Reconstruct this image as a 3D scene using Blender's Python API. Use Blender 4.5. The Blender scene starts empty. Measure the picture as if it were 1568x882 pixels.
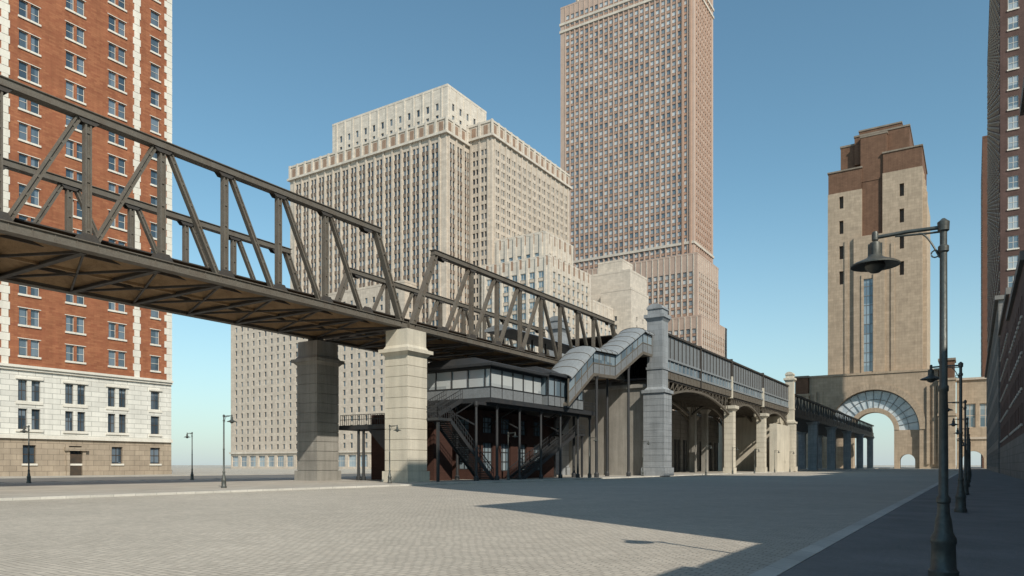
import bpy, math, random
from mathutils import Vector, Matrix
random.seed(7)
sc=bpy.context.scene
sc.view_settings.view_transform='Standard'; sc.view_settings.look='None'; sc.view_settings.exposure=0

# ---------------------------------------------------------------- materials
def newmat(name):
    m=bpy.data.materials.new(name); m.use_nodes=True
    nt=m.node_tree; b=nt.nodes['Principled BSDF']; return m,nt,b
def N(nt,t,**kw):
    n=nt.nodes.new(t)
    for k,v in kw.items(): setattr(n,k,v)
    return n
def math_(nt,op,a,b=None,c=None,clamp=False):
    n=N(nt,'ShaderNodeMath',operation=op); n.use_clamp=clamp
    for i,v in enumerate((a,b,c)):
        if v is None: continue
        if isinstance(v,(int,float)): n.inputs[i].default_value=v
        else: nt.links.new(v,n.inputs[i])
    return n.outputs[0]
def mix(nt,fac,a,b,mode='MIX'):
    n=N(nt,'ShaderNodeMix',data_type='RGBA',blend_type=mode)
    for sock,v in ((n.inputs[0],fac),(n.inputs[6],a),(n.inputs[7],b)):
        if isinstance(v,(int,float)): sock.default_value=v
        elif isinstance(v,tuple): sock.default_value=(v[0],v[1],v[2],1)
        else: nt.links.new(v,sock)
    return n.outputs[2]
def pos(nt): return N(nt,'ShaderNodeTexCoord').outputs['Object']
def wallvec(nt,p,sx=1,sz=1):
    s=N(nt,'ShaderNodeSeparateXYZ'); nt.links.new(p,s.inputs[0])
    h=math_(nt,'ADD',s.outputs[0],s.outputs[1])
    c=N(nt,'ShaderNodeCombineXYZ')
    nt.links.new(math_(nt,'MULTIPLY',h,sx),c.inputs[0]); nt.links.new(math_(nt,'MULTIPLY',s.outputs[2],sz),c.inputs[1])
    return c.outputs[0]
def noise(nt,vec,scale,detail=4,rough=.6):
    n=N(nt,'ShaderNodeTexNoise'); n.inputs['Scale'].default_value=scale
    n.inputs['Detail'].default_value=detail; n.inputs['Roughness'].default_value=rough
    nt.links.new(vec,n.inputs['Vector']); return n.outputs[0]
def mapr(nt,v,a,b,c,d):
    n=N(nt,'ShaderNodeMapRange'); nt.links.new(v,n.inputs[0])
    for i,x in enumerate((a,b,c,d)): n.inputs[i+1].default_value=x
    return n.outputs[0]
def scl(c,k): return tuple(x*k for x in c)
def stone(name,col,var=.18,ns=.35,course=None,mort=.7,rough=.85,bump=.15,streak=.25,tint=None):
    m,nt,b=newmat(name); p=pos(nt)
    if course:
        br=N(nt,'ShaderNodeTexBrick'); nt.links.new(wallvec(nt,p),br.inputs['Vector'])
        br.inputs['Scale'].default_value=1; br.inputs['Brick Width'].default_value=course[0]; br.inputs['Row Height'].default_value=course[1]
        br.inputs['Mortar Size'].default_value=course[2]; br.inputs['Mortar Smooth'].default_value=.3
        br.inputs['Color1'].default_value=(*scl(col,1.08),1); br.inputs['Color2'].default_value=(*scl(tint or col,.92),1)
        br.inputs['Mortar'].default_value=(*scl(col,mort),1); c=br.outputs['Color']
    else: c=mix(nt,0.0,col,col)
    n1=noise(nt,p,ns,6); c=mix(nt,1.0,c,mapr(nt,n1,.3,.7,1-var,1+var*.6),'MULTIPLY')
    ws=wallvec(nt,p,1.3,.09); n2=noise(nt,ws,1.0,5,.65)
    c=mix(nt,1.0,c,mapr(nt,n2,.35,.7,1.04,1-streak),'MULTIPLY')
    n3=noise(nt,p,9,4); c=mix(nt,1.0,c,mapr(nt,n3,.3,.7,.93,1.06),'MULTIPLY')
    nt.links.new(c,b.inputs['Base Color']); b.inputs['Roughness'].default_value=rough
    b.inputs['Specular IOR Level'].default_value=.25
    bp=N(nt,'ShaderNodeBump'); bp.inputs['Strength'].default_value=bump; bp.inputs['Distance'].default_value=.1
    nt.links.new(math_(nt,'ADD',n3,n1),bp.inputs['Height']); nt.links.new(bp.outputs[0],b.inputs['Normal'])
    return m
def metal(name,col,rust=(.12,.07,.04),amt=.5,rough=.55,met=.0):
    m,nt,b=newmat(name); p=pos(nt)
    n1=noise(nt,p,1.2,7,.7); n2=noise(nt,p,14,4)
    c=mix(nt,mapr(nt,n1,.42,.68,0,amt),col,rust)
    c=mix(nt,1.0,c,mapr(nt,n2,.3,.7,.8,1.2),'MULTIPLY')
    nt.links.new(c,b.inputs['Base Color']); b.inputs['Metallic'].default_value=met
    nt.links.new(mapr(nt,n1,.3,.7,rough-.08,rough+.2),b.inputs['Roughness'])
    bp=N(nt,'ShaderNodeBump'); bp.inputs['Strength'].default_value=.2; bp.inputs['Distance'].default_value=.02
    nt.links.new(n2,bp.inputs['Height']); nt.links.new(bp.outputs[0],b.inputs['Normal'])
    return m
def glassm(name,dark,light,cell=(3,3,3),thr=.7,rough=.12,spec=.8):
    # opaque window: dark room with some blinds, changing from window to window, glossy surface
    m,nt,b=newmat(name); p=pos(nt)
    sn=N(nt,'ShaderNodeVectorMath',operation='SNAP'); nt.links.new(p,sn.inputs[0]); sn.inputs[1].default_value=cell
    w=N(nt,'ShaderNodeTexWhiteNoise',noise_dimensions='3D'); nt.links.new(sn.outputs[0],w.inputs[0])
    c=mix(nt,mapr(nt,w.outputs[0],thr-.25,thr+.3,0,1),dark,light)
    nt.links.new(c,b.inputs['Base Color']); b.inputs['Roughness'].default_value=rough
    b.inputs['IOR'].default_value=1.6; b.inputs['Specular IOR Level'].default_value=spec
    bp=N(nt,'ShaderNodeBump'); bp.inputs['Strength'].default_value=.05; bp.inputs['Distance'].default_value=.2
    nt.links.new(noise(nt,p,.8,2),bp.inputs['Height']); nt.links.new(bp.outputs[0],b.inputs['Normal'])
    return m
def cobble(name,col):
    m,nt,b=newmat(name); p=pos(nt)
    wn=N(nt,'ShaderNodeTexNoise'); wn.inputs['Scale'].default_value=.9; nt.links.new(p,wn.inputs['Vector'])
    ad=N(nt,'ShaderNodeVectorMath',operation='MULTIPLY_ADD'); nt.links.new(wn.outputs[1],ad.inputs[0]); ad.inputs[1].default_value=(.3,.3,0); nt.links.new(p,ad.inputs[2])
    br=N(nt,'ShaderNodeTexBrick'); nt.links.new(ad.outputs[0],br.inputs['Vector'])
    br.inputs['Scale'].default_value=1; br.inputs['Brick Width'].default_value=.21; br.inputs['Row Height'].default_value=.14
    br.inputs['Mortar Size'].default_value=.018; br.inputs['Mortar Smooth'].default_value=.7
    br.inputs['Color1'].default_value=(*scl(col,1.1),1); br.inputs['Color2'].default_value=(*scl(col,.9),1); br.inputs['Mortar'].default_value=(*scl(col,.6),1)
    n1=noise(nt,p,.07,5); n2=noise(nt,p,1.3,5,.7); n4=noise(nt,p,.35,4,.7)
    c=mix(nt,1.0,br.outputs[0],mapr(nt,n1,.3,.7,.88,1.06),'MULTIPLY')
    c=mix(nt,1.0,c,mapr(nt,n2,.3,.7,.92,1.07),'MULTIPLY')
    c=mix(nt,1.0,c,mapr(nt,n4,.3,.7,.94,1.05),'MULTIPLY')
    nt.links.new(c,b.inputs['Base Color']); b.inputs['Roughness'].default_value=.8; b.inputs['Specular IOR Level'].default_value=.3
    bp=N(nt,'ShaderNodeBump'); bp.inputs['Strength'].default_value=.5; bp.inputs['Distance'].default_value=.018
    h=math_(nt,'SUBTRACT',n2,math_(nt,'MULTIPLY',br.outputs['Fac'],1.0)); nt.links.new(h,bp.inputs['Height']); nt.links.new(bp.outputs[0],b.inputs['Normal'])
    return m

M={}
M['cobble']=cobble('cobblestone',(.50,.455,.385))
M['pave']=stone('pavement_slabs',(.42,.39,.34),bump=.1,streak=.05)
M['asphalt']=stone('asphalt',(.16,.157,.15),var=.2,ns=.6,streak=.05,bump=.3)
M['walk']=stone('worn_asphalt_walk',(.20,.195,.19),var=.22,ns=.5,streak=.08,bump=.3)
M['kerb']=stone('kerb_granite',(.55,.53,.48),course=(1.2,.5,.02),streak=.05)
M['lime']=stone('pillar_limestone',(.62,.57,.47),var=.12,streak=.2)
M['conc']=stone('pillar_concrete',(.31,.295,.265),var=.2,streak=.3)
M['slate']=stone('pylon_bluestone',(.30,.32,.335),var=.15,streak=.25,course=(1.6,.8,.02))
M['steel']=metal('painted_bridge_steel',(.135,.12,.098),(.09,.068,.05),.7)
M['steeld']=metal('dark_bridge_steel',(.055,.05,.045),(.05,.036,.026),.6)
M['soffit']=metal('rusty_deck_plate',(.29,.19,.10),(.17,.105,.055),.7,.7)
M['dark']=metal('black_painted_iron',(.03,.033,.036),(.045,.035,.03),.4,.5)
M['lamp']=metal('lamp_cast_iron',(.085,.095,.09),(.10,.085,.065),.5,.4,.3)
M['roof']=metal('zinc_roof',(.24,.26,.27),(.17,.175,.18),.6,.5)
M['grey']=metal('grey_panel',(.20,.215,.225),(.12,.125,.13),.5,.5)
M['brick']=stone('orange_brick',(.335,.135,.068),course=(.9,.28,.03),mort=.85,tint=(.30,.105,.055),streak=.14,var=.16)
M['farbrick']=stone('far_brown_brick',(.16,.085,.06),course=(.9,.28,.03),mort=.85,streak=.12,var=.14)
M['white']=stone('white_ashlar',(.68,.66,.60),course=(2.2,.75,.05),mort=.62,streak=.1,var=.08)
M['trim']=stone('white_trim',(.70,.66,.58),streak=.1,var=.08)
M['tan']=stone('tan_ashlar',(.38,.31,.235),course=(1.6,.8,.04),mort=.6,streak=.15)
M['lwin']=glassm('sash_window_glass',(.04,.06,.08),(.15,.19,.23),(50,1.2,2.15),.6,.1)
M['cream']=stone('cream_limestone',(.55,.475,.395),course=(2,1,.04),mort=.88,streak=.14,var=.12)
M['cream2']=stone('pale_limestone',(.60,.54,.465),course=(2,1,.04),mort=.88,streak=.1,var=.1)
M['spand']=stone('bronze_spandrel',(.20,.15,.12),streak=.1)
M['terra']=stone('terracotta_panel',(.32,.215,.155),streak=.15)
M['cwin']=glassm('office_glass',(.035,.05,.065),(.18,.21,.23),(2.6,2.6,3.9),.65)
M['cwinb']=glassm('blue_office_glass',(.12,.18,.22),(.34,.40,.43),(2.6,2.6,3.9),.5)
M['pink']=stone('pink_brick',(.475,.36,.295),streak=.08,var=.08)
M['pinks']=stone('pink_spandrel',(.40,.265,.20),streak=.08,var=.08)
M['orangep']=stone('orange_terracotta_pier',(.47,.31,.23),streak=.08,var=.08)
M['fwin']=glassm('skyscraper_glass',(.15,.19,.22),(.52,.55,.56),(2.6,2.6,4.0),.4)
M['rwin']=glassm('grey_flat_glass',(.14,.19,.23),(.36,.41,.44),(2.6,2.6,4.0),.4)
M['tower']=stone('tower_stone',(.46,.365,.27),course=(2.6,1.3,.06),mort=.82,streak=.17,var=.14)
M['towerb']=stone('tower_brown_brick',(.185,.105,.068),course=(2.0,.7,.06),mort=.8,streak=.2)
M['towerc']=stone('tower_cap_metal',(.27,.225,.18))
M['bluewin']=glassm('tall_blue_glass',(.14,.21,.27),(.30,.39,.45),(3,3,5),.5)
M['fan']=glassm('fan_window_glass',(.42,.50,.56),(.62,.68,.72),(2,2,2.5),.5)
M['maroon']=stone('dark_maroon_brick',(.12,.075,.065),course=(.9,.28,.03),mort=.85,streak=.15)
M['greyst']=stone('grey_base_stone',(.24,.23,.215),course=(2,1,.05),streak=.15)
M['redbr']=stone('station_red_brick',(.07,.034,.026),course=(.5,.16,.02),streak=.15)
M['sglass']=glassm('station_glass',(.34,.37,.38),(.50,.53,.53),(2.6,2.6,5),.5)
M['bglass']=glassm('station_blue_glass',(.12,.165,.20),(.24,.30,.34),(1.5,1.5,3),.5)
M['door']=metal('door_paint',(.05,.04,.03))

# ---------------------------------------------------------------- mesh builder
class MB:
    def __init__(s): s.V=[]; s.F=[]
    def quad(s,a,b,c,d):
        i=len(s.V); s.V+= [tuple(a),tuple(b),tuple(c),tuple(d)]; s.F.append((i,i+1,i+2,i+3))
    def poly(s,pts):
        i=len(s.V); s.V+=[tuple(p) for p in pts]; s.F.append(tuple(range(i,i+len(pts))))
    def hexa(s,v):
        i=len(s.V); s.V+=[tuple(p) for p in v]
        for f in ((0,3,2,1),(4,5,6,7),(0,1,5,4),(1,2,6,5),(2,3,7,6),(3,0,4,7)): s.F.append(tuple(i+k for k in f))
    def box(s,x0,x1,y0,y1,z0,z1):
        s.hexa([(x0,y0,z0),(x1,y0,z0),(x1,y1,z0),(x0,y1,z0),(x0,y0,z1),(x1,y0,z1),(x1,y1,z1),(x0,y1,z1)])
    def frust(s,cx,cy,w0,w1,z0,z1,d0=None,d1=None):
        d0=d0 or w0; d1=d1 or w1
        s.hexa([(cx-w0/2,cy-d0/2,z0),(cx+w0/2,cy-d0/2,z0),(cx+w0/2,cy+d0/2,z0),(cx-w0/2,cy+d0/2,z0),
                (cx-w1/2,cy-d1/2,z1),(cx+w1/2,cy-d1/2,z1),(cx+w1/2,cy+d1/2,z1),(cx-w1/2,cy+d1/2,z1)])
    def beam(s,p,q,w,h,n=(1,0,0)):
        p=Vector(p); q=Vector(q); d=(q-p).normalized(); n=Vector(n)
        if abs(d.dot(n))>.95: n=Vector((0,1,0))
        n=(n-d*n.dot(d)).normalized(); e=d.cross(n)
        a=n*w/2; b=e*h/2
        s.hexa([p-a-b,p+a-b,p+a+b,p-a+b,q-a-b,q+a-b,q+a+b,q-a+b])
    def hbeam(s,p,q,w,h,n=(1,0,0),t=.1):
        # two channels with a recessed web, tie plates every metre or so
        p=Vector(p); q=Vector(q); d=(q-p).normalized(); n=Vector(n); n=(n-d*n.dot(d)).normalized(); e=d.cross(n)
        o=e*(h/2-t/2)
        s.beam(p+o,q+o,w,t,n); s.beam(p-o,q-o,w,t,n); s.beam(p,q,w*.55,h-2*t-.004,n)
        L=(q-p).length; k=max(2,int(L/1.3))
        for i in range(k):
            a=p+d*(L*(i+.5)/k); s.beam(a-d*.09,a+d*.09,w-.05,h-2*t-.002,n)
    def lathe(s,prof,cx,cy,cz=0,n=20):
        i0=len(s.V)
        for r,z in prof:
            for k in range(n):
                a=2*math.pi*k/n; s.V.append((cx+r*math.cos(a),cy+r*math.sin(a),cz+z))
        for j in range(len(prof)-1):
            for k in range(n):
                s.F.append((i0+j*n+k,i0+j*n+(k+1)%n,i0+(j+1)*n+(k+1)%n,i0+(j+1)*n+k))
    def tube(s,pts,r,n=10):
        i0=len(s.V); pts=[Vector(p) for p in pts]
        for j,p in enumerate(pts):
            d=(pts[min(j+1,len(pts)-1)]-pts[max(j-1,0)]).normalized()
            u=d.cross(Vector((0,1,0.01))).normalized(); v=d.cross(u)
            for k in range(n):
                a=2*math.pi*k/n; s.V.append(tuple(p+u*(r*math.cos(a))+v*(r*math.sin(a))))
        for j in range(len(pts)-1):
            for k in range(n): s.F.append((i0+j*n+k,i0+j*n+(k+1)%n,i0+(j+1)*n+(k+1)%n,i0+(j+1)*n+k))
        s.F.append(tuple(i0+k for k in range(n))); s.F.append(tuple(i0+(len(pts)-1)*n+k for k in range(n)))
    def obj(s,name,mat,smooth=False):
        me=bpy.data.meshes.new(name); me.from_pydata(s.V,[],s.F); me.update()
        for m in (mat if isinstance(mat,list) else [mat]): me.materials.append(m)
        ob=bpy.data.objects.new(name,me); sc.collection.objects.link(ob)
        if smooth:
            me.polygons.foreach_set('use_smooth',[True]*len(me.polygons)); me.set_sharp_from_angle(angle=math.radians(35))
        return ob
class Obj:
    def __init__(s,name,mats): s.name=name; s.mats=mats; s.P={}
    def __getitem__(s,k):
        if k not in s.P: s.P[k]=MB()
        return s.P[k]
    def done(s):
        e=bpy.data.objects.new(s.name,None); sc.collection.objects.link(e); e.empty_display_size=1
        for k,mb in s.P.items():
            o=mb.obj(k,M[s.mats.get(k) or 'cream2']); o.parent=e
        return e

# ---------------------------------------------------------------- facades
def facade(o,P,U,Nn,W,z0,z1,cols,rows,depth=.35,wall='walls',glass='windows',frame=None,fr='frames',spand=None,sill=None,fp=.05):
    def pt(u,v,d=0): return (P[0]+U[0]*u+Nn[0]*d,P[1]+U[1]*u+Nn[1]*d,v)
    def bx(mb,u0,u1,v0,v1,d0,d1):
        mb.hexa([pt(u0,v0,d0),pt(u1,v0,d0),pt(u1,v0,d1),pt(u0,v0,d1),pt(u0,v1,d0),pt(u1,v1,d0),pt(u1,v1,d1),pt(u0,v1,d1)])
    w=o[wall]; g=o[glass]; sp=o[spand] if spand else w
    e=[0]+[x for c in cols for x in c]+[W]
    for i in range(0,len(e),2):
        if e[i+1]-e[i]>1e-4: w.quad(pt(e[i],z0),pt(e[i+1],z0),pt(e[i+1],z1),pt(e[i],z1))
    ve=[z0]+[x for r in rows for x in r]+[z1]
    for a,b in cols:
        for i in range(0,len(ve),2):
            mb=sp if 0<i<len(ve)-2 else w
            dd=-.12 if (spand and 0<i<len(ve)-2) else 0
            mb.quad(pt(a,ve[i],dd),pt(b,ve[i],dd),pt(b,ve[i+1],dd),pt(a,ve[i+1],dd))
        for v0,v1 in rows:
            w.quad(pt(a,v0),pt(a,v1),pt(a,v1,-depth),pt(a,v0,-depth)); w.quad(pt(b,v0),pt(b,v1),pt(b,v1,-depth),pt(b,v0,-depth))
            w.quad(pt(a,v0),pt(b,v0),pt(b,v0,-depth),pt(a,v0,-depth)); w.quad(pt(a,v1),pt(b,v1),pt(b,v1,-depth),pt(a,v1,-depth))
            g.quad(pt(a,v0,-depth),pt(b,v0,-depth),pt(b,v1,-depth),pt(a,v1,-depth))
            if frame:
                nv,nh,t=frame; f=o[fr]; d0=-depth+.01; d1=-depth+.01+fp
                bx(f,a,a+t,v0,v1,d0,d1); bx(f,b-t,b,v0,v1,d0,d1); bx(f,a+t,b-t,v1-t,v1,d0,d1-.004); bx(f,a+t,b-t,v0,v0+t,d0,d1-.004)
                for k in range(nv):
                    c=a+(b-a)*(k+1)/(nv+1); bx(f,c-t/2,c+t/2,v0+t,v1-t,d0,d1-.008)
                for k in range(nh):
                    c=v0+(v1-v0)*(k+1)/(nh+1); bx(f,a+t,b-t,c-t/2,c+t/2,d0,d1-.012)
            if sill: bx(o[sill],a-.15,b+.15,v0-.28,v0-.003,-.1,.16)
    return pt,bx
def tier(o,x0,x1,y0,y1,z0,z1,bay,ww,fl,wh,faces='SE',margin=1.2,pair=False,depth=.4,spand=None,pier=None,base=1.2,top=1.0,wall='walls',glass='windows',frame=None,sill=None,parapet=True,pierpart=None,pierE=None):
    w=o[wall]
    fd={'S':((x0,y0),(1,0),(0,-1),x1-x0),'E':((x1,y0),(0,1),(1,0),y1-y0),'W':((x0,y0),(0,1),(-1,0),y1-y0),'N':((x0,y1),(1,0),(0,1),x1-x0)}
    rows=[]; z=z0+base
    while z+wh<z1-top: rows.append((z,z+wh)); z+=fl
    for k,(P,U,Nn,W) in fd.items():
        if k in faces:
            n=max(1,int((W-2*margin)/bay)); off=(W-n*bay)/2; cols=[]
            for i in range(n):
                c=off+(i+.5)*bay
                if pair: g=pair/2; cols+= [(c-g-ww,c-g),(c+g,c+g+ww)]
                else: cols.append((c-ww/2,c+ww/2))
            pt,bx=facade(o,P,U,Nn,W,z0,z1,cols,rows,depth,wall,glass,frame,spand=spand,sill=sill)
            if pier:
                pw,pp=pier
                pn=(pierE if (k=='E' and pierE) else (pierpart or wall))
                for i in range(n+1):
                    c=off+i*bay; bx(o[pn],c-pw/2,c+pw/2,z0+.01,z1+.35,-.05,pp)
        else:
            w.quad((P[0],P[1],z0),(P[0]+U[0]*W,P[1]+U[1]*W,z0),(P[0]+U[0]*W,P[1]+U[1]*W,z1),(P[0],P[1],z1))
    w.quad((x0,y0,z1),(x1,y0,z1),(x1,y1,z1),(x0,y1,z1))
    if parapet:
        t=.45;h=1.0
        w.box(x0-.08,x1+.08,y0-.08,y0+t,z1-.02,z1+h); w.box(x0-.08,x1+.08,y1-t,y1+.08,z1-.02,z1+h)
        w.box(x0-.08,x0+t,y0+t,y1-t,z1-.02,z1+h); w.box(x1-t,x1+.08,y0+t,y1-t,z1-.02,z1+h)
def ledge(mb,x0,x1,y0,y1,z0,z1,p):
    mb.box(x0-p,x1+p,y0-p,y1+p,z0,z1)

# ================================================================ ground
g=MB(); g.quad((-5000,-5000,0),(5000,-5000,0),(5000,5000,0),(-5000,5000,0)); g.obj('ground',M['cobble'])
g=MB(); g.box(-71,-38.9,-150,560,-.2,.13); g.obj('pavement',M['pave'])
g=MB()
for x0,x1 in ((-38.9,-38.55),(-71.35,-71.0)): g.box(x0,x1,-150,560,-.2,.137)
g.obj('kerb',M['kerb'])
g=MB(); g.quad((-103,-150,.004),(-71.35,-150,.004),(-71.35,560,.004),(-103,560,.004)); g.obj('road',M['asphalt'])
g=MB(); g.box(-112.6,-103,-150,560,-.2,.134); g.obj('pavement',M['pave'])
g=MB(); g.box(-2.35,4.6,-60,700,-.2,.12); g.obj('pavement',M['walk'])
g=MB()
y=-60
while y<600:
    g.box(-2.7,-2.353,y,y+1.985,-.2,.128); y+=2
g.obj('kerb',M['kerb'])

# ================================================================ left brick building
o=Obj('orange_brick_apartment_building',dict(walls='brick',white_walls='white',base_walls='tan',windows='lwin',frames='trim',dark_frames='door',sills='trim',quoins='trim',cornices='trim',door='door',plinth='tan'))
X=-112; ys=-40; ye=71; W=ye-ys
cent=[68.2-6.2*i for i in range(1,17)]
def cs(hw,gap,single): 
    L=[(68.2-single/2-ys,68.2+single/2-ys)]
    for c in cent: L+=[(c-gap-hw-ys,c-gap-ys),(c+gap-ys,c+gap+hw-ys)]
    return sorted(L)
rows=[(17.0+4.3*i,19.35+4.3*i) for i in range(22)]
pt,bx=facade(o,(X,ys),(0,1),(1,0),W,15.6,112,cs(1.15,.18,1.5),rows,.3,frame=(0,1,.055),sill='sills')
for c in [68.2]+cent:
    hw=.95 if c==68.2 else 1.5
    for r in rows: bx(o['sills'],c-hw-ys,c+hw-ys,r[1]+.003,r[1]+.1,-.08,.05)
pt,bx=facade(o,(X,ys),(0,1),(1,0),W,5.9,14.9,cs(1.15,.28,1.5),[(6.7,9.6),(10.7,13.6)],.35,wall='white_walls',frame=(1,1,.07),fr='dark_frames')
for c in [68.2]+cent:
    hw=1.1 if c==68.2 else 1.75
    bx(o['sills'],c-hw-ys,c+hw-ys,6.35,6.65,-.1,.2); bx(o['sills'],c-hw-ys,c+hw-ys,10.2,10.6,-.1,.12); bx(o['sills'],c-hw-ys,c+hw-ys,13.7,14.0,-.1,.2)
bc=[]
for c in [68.2]+cent:
    if abs(c-55.8)<.1: bc.append((c-.9-ys,c+.9-ys))
    else: bc.append((c-.85-ys,c+.85-ys))
bc.sort()
dcol=(55.8-.9-ys,55.8+.9-ys)
facade(o,(X,ys),(0,1),(1,0),W,0.0,5.4,bc,[(1.9,4.5)],.4,wall='base_walls',frame=(1,1,.1),fr='dark_frames',sill='sills')
bx(o['door'],dcol[0]+.05,dcol[1]-.05,.15,3.3,-.05,.06); bx(o['base_walls'],dcol[0]-.45,dcol[0],.1,3.8,-.05,.3); bx(o['base_walls'],dcol[1],dcol[1]+.45,.1,3.8,-.05,.3); bx(o['base_walls'],dcol[0]-.7,dcol[1]+.7,3.8,4.3,-.05,.6)
bx(o['cornices'],0,W+.0,5.4,5.9,-.3,.35); bx(o['cornices'],0,W,14.9,15.25,-.3,.3); bx(o['cornices'],0,W,15.25,15.6,-.3,.55)
bx(o['plinth'],0,dcol[0]-.5,.05,.9,-.1,.14); bx(o['plinth'],dcol[1]+.5,W,.05,.9,-.1,.14)
for k in range(6):
    u=65.1-18.6*k-ys
    z=15.62;i=0
    while z<111:
        hw=.62 if i%2 else .42
        bx(o['quoins'],u-hw,u+hw,z,z+1.03,-.05,.10 if i%2 else .13); z+=1.075;i+=1
z=15.62;i=0
while z<111:
    hw=1.25 if i%2 else .85
    bx(o['quoins'],W-hw,W+.06,z,z+1.03,-.3,.10 if i%2 else .13); z+=1.075;i+=1
o['walls'].quad((X,ye,15.6),(X-40,ye,15.6),(X-40,ye,112),(X,ye,112)); o['base_walls'].quad((X,ye,0),(X-40,ye,0),(X-40,ye,15.6),(X,ye,15.6))
o['walls'].quad((X,ys,0),(X-40,ys,0),(X-40,ys,112),(X,ys,112)); o['walls'].quad((X,ys,112),(X-40,ys,112),(X-40,ye,112),(X,ye,112))
o.done()

# ================================================================ cream art deco office building
o=Obj('cream_art_deco_office_building',dict(walls='cream',upper_walls='cream2',windows='cwin',spandrels='spand',cornices='cream2',attic_panels='terra',shop_windows='bluewin',shop_frames='cream2'))
kw=dict(spand='spandrels',pier=(.9,.45))
tier(o,-279,-184,238.5,330,8,139,5.2,1.45,3.9,2.4,'SE',pair=.55,parapet=False,**kw)
tier(o,-184.5,-172,254.5,324.5,8,141,4.4,1.3,3.9,2.4,'SE',pair=.5,parapet=False,pier=(.9,.4))
for (x0,x1,y0,y1,zt) in ((-279,-184,238.5,330,139),(-184.5,-172,254.5,324.5,141.0)):
    ledge(o['cornices'],x0,x1,y0,y1,zt+.003,zt+1.0,1.1)
    o['walls'].box(x0,x1,y0,y1,zt+1.0,zt+7)
    n=int((x1-x0)/5.2)
    for i in range(n):
        c=x0+(i+.5)*(x1-x0)/n; o['attic_panels'].box(c-1.0,c+1.0,y0-.12,y0+.1,zt+1.6,zt+5.4)
        e=x0+i*(x1-x0)/n; o['cornices'].box(e-.55,e+.55,y0-.5,y0+.1,zt+1.0,zt+7.25)
    n=int((y1-y0)/4.8)
    for i in range(n):
        c=y0+(i+.5)*(y1-y0)/n; o['attic_panels'].box(x1-.1,x1+.12,c-.9,c+.9,zt+1.6,zt+5.4)
        e=y0+i*(y1-y0)/n; o['cornices'].box(x1-.1,x1+.5,e-.55,e+.55,zt+1.0,zt+7.25)
    o['cornices'].box(x0-.3,x1+.3,y0-.3,y0+.5,zt+6.2,zt+7.1); o['cornices'].box(x1-.5,x1+.3,y0+.5,y1+.3,zt+6.2,zt+7.1)
tier(o,-256,-187.5,244,273,146,162,5.2,1.6,5,3.0,'SE',wall='upper_walls',pier=(.8,.3),base=2)
tier(o,-215,-187.8,273.5,300,148,154,5.2,1.6,5,3.0,'SE',wall='upper_walls',base=1.5)
tier(o,-314,-200,231,300,8,78,4.4,1.5,3.9,2.4,'SE',spand=None)
for x0,x1,y0,y1 in ((-314,-200,231,300),(-279,-184,238.5,330),(-184.5,-172,254.5,324.5)):
    n=max(1,int((x1-x0)/6.5))
    cols=[((i+.14)*(x1-x0)/n,(i+.86)*(x1-x0)/n) for i in range(n)]
    facade(o,(x0,y0),(1,0),(0,-1),x1-x0,0,8,cols,[(.8,6.2)],.6,glass='shop_windows',frame=(3,1,.16),fr='shop_frames')
    n=int((y1-y0)/6.5)
    cols=[((i+.14)*(y1-y0)/n,(i+.86)*(y1-y0)/n) for i in range(n)]
    facade(o,(x1,y0),(0,1),(1,0),y1-y0,0,8,cols,[(.8,6.2)],.6,glass='shop_windows',frame=(3,1,.16),fr='shop_frames')
    o['cornices'].box(x0-.6,x1+.6,y0-.6,y0+.3,7.2,8.0) ; 
o.done()

o=Obj('stepped_limestone_building',dict(walls='cream2',windows='cwinb',spandrels='cream',cornices='cream2',panels='terra'))
tier(o,-176,-143,252.6,290,0,85,4.2,2.6,4.0,2.7,'SE',spand='spandrels',pier=(.9,.4),top=3.2,frame=(1,0,.15))
tier(o,-171.7,-146.8,256,280.6,85,96,4.2,2.0,4.0,2.4,'SE',pier=(1.3,.5),top=3.5)
for i in range(6):
    c=-169+i*4.1; o['panels'].box(c-.6,c+.6,255.9,256.2,92.6,96.6)
for i in range(5):
    c=259+i*4.6; o['panels'].box(-147,-146.7,c-.6,c+.6,92.6,96.6)
for i in range(8):
    c=-173+i*4.1; o['panels'].box(c-.6,c+.6,252.5,252.8,81.9,85.7)
for i in range(8):
    c=255.5+i*4.6; o['panels'].box(-143.2,-142.9,c-.6,c+.6,81.9,85.7)
tier(o,-176,-142.2,290.5,312,0,74,4.2,2.4,4.0,2.7,'SE',pier=(.9,.4),top=3)
o.done()
o=Obj('plain_limestone_block',dict(walls='cream2',windows='cwin'))
tier(o,-160,-135.7,316.6,337,0,92.7,9,1.3,4.0,2.2,'SE',top=22)
tier(o,-149,-133.5,312.5,334,0,83,7.5,1.3,4.0,2.2,'SE',top=10)
tier(o,-154,-141,320,332,93,99,5,1.2,4.0,2.2,'SE',top=3)
o.done()

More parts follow.
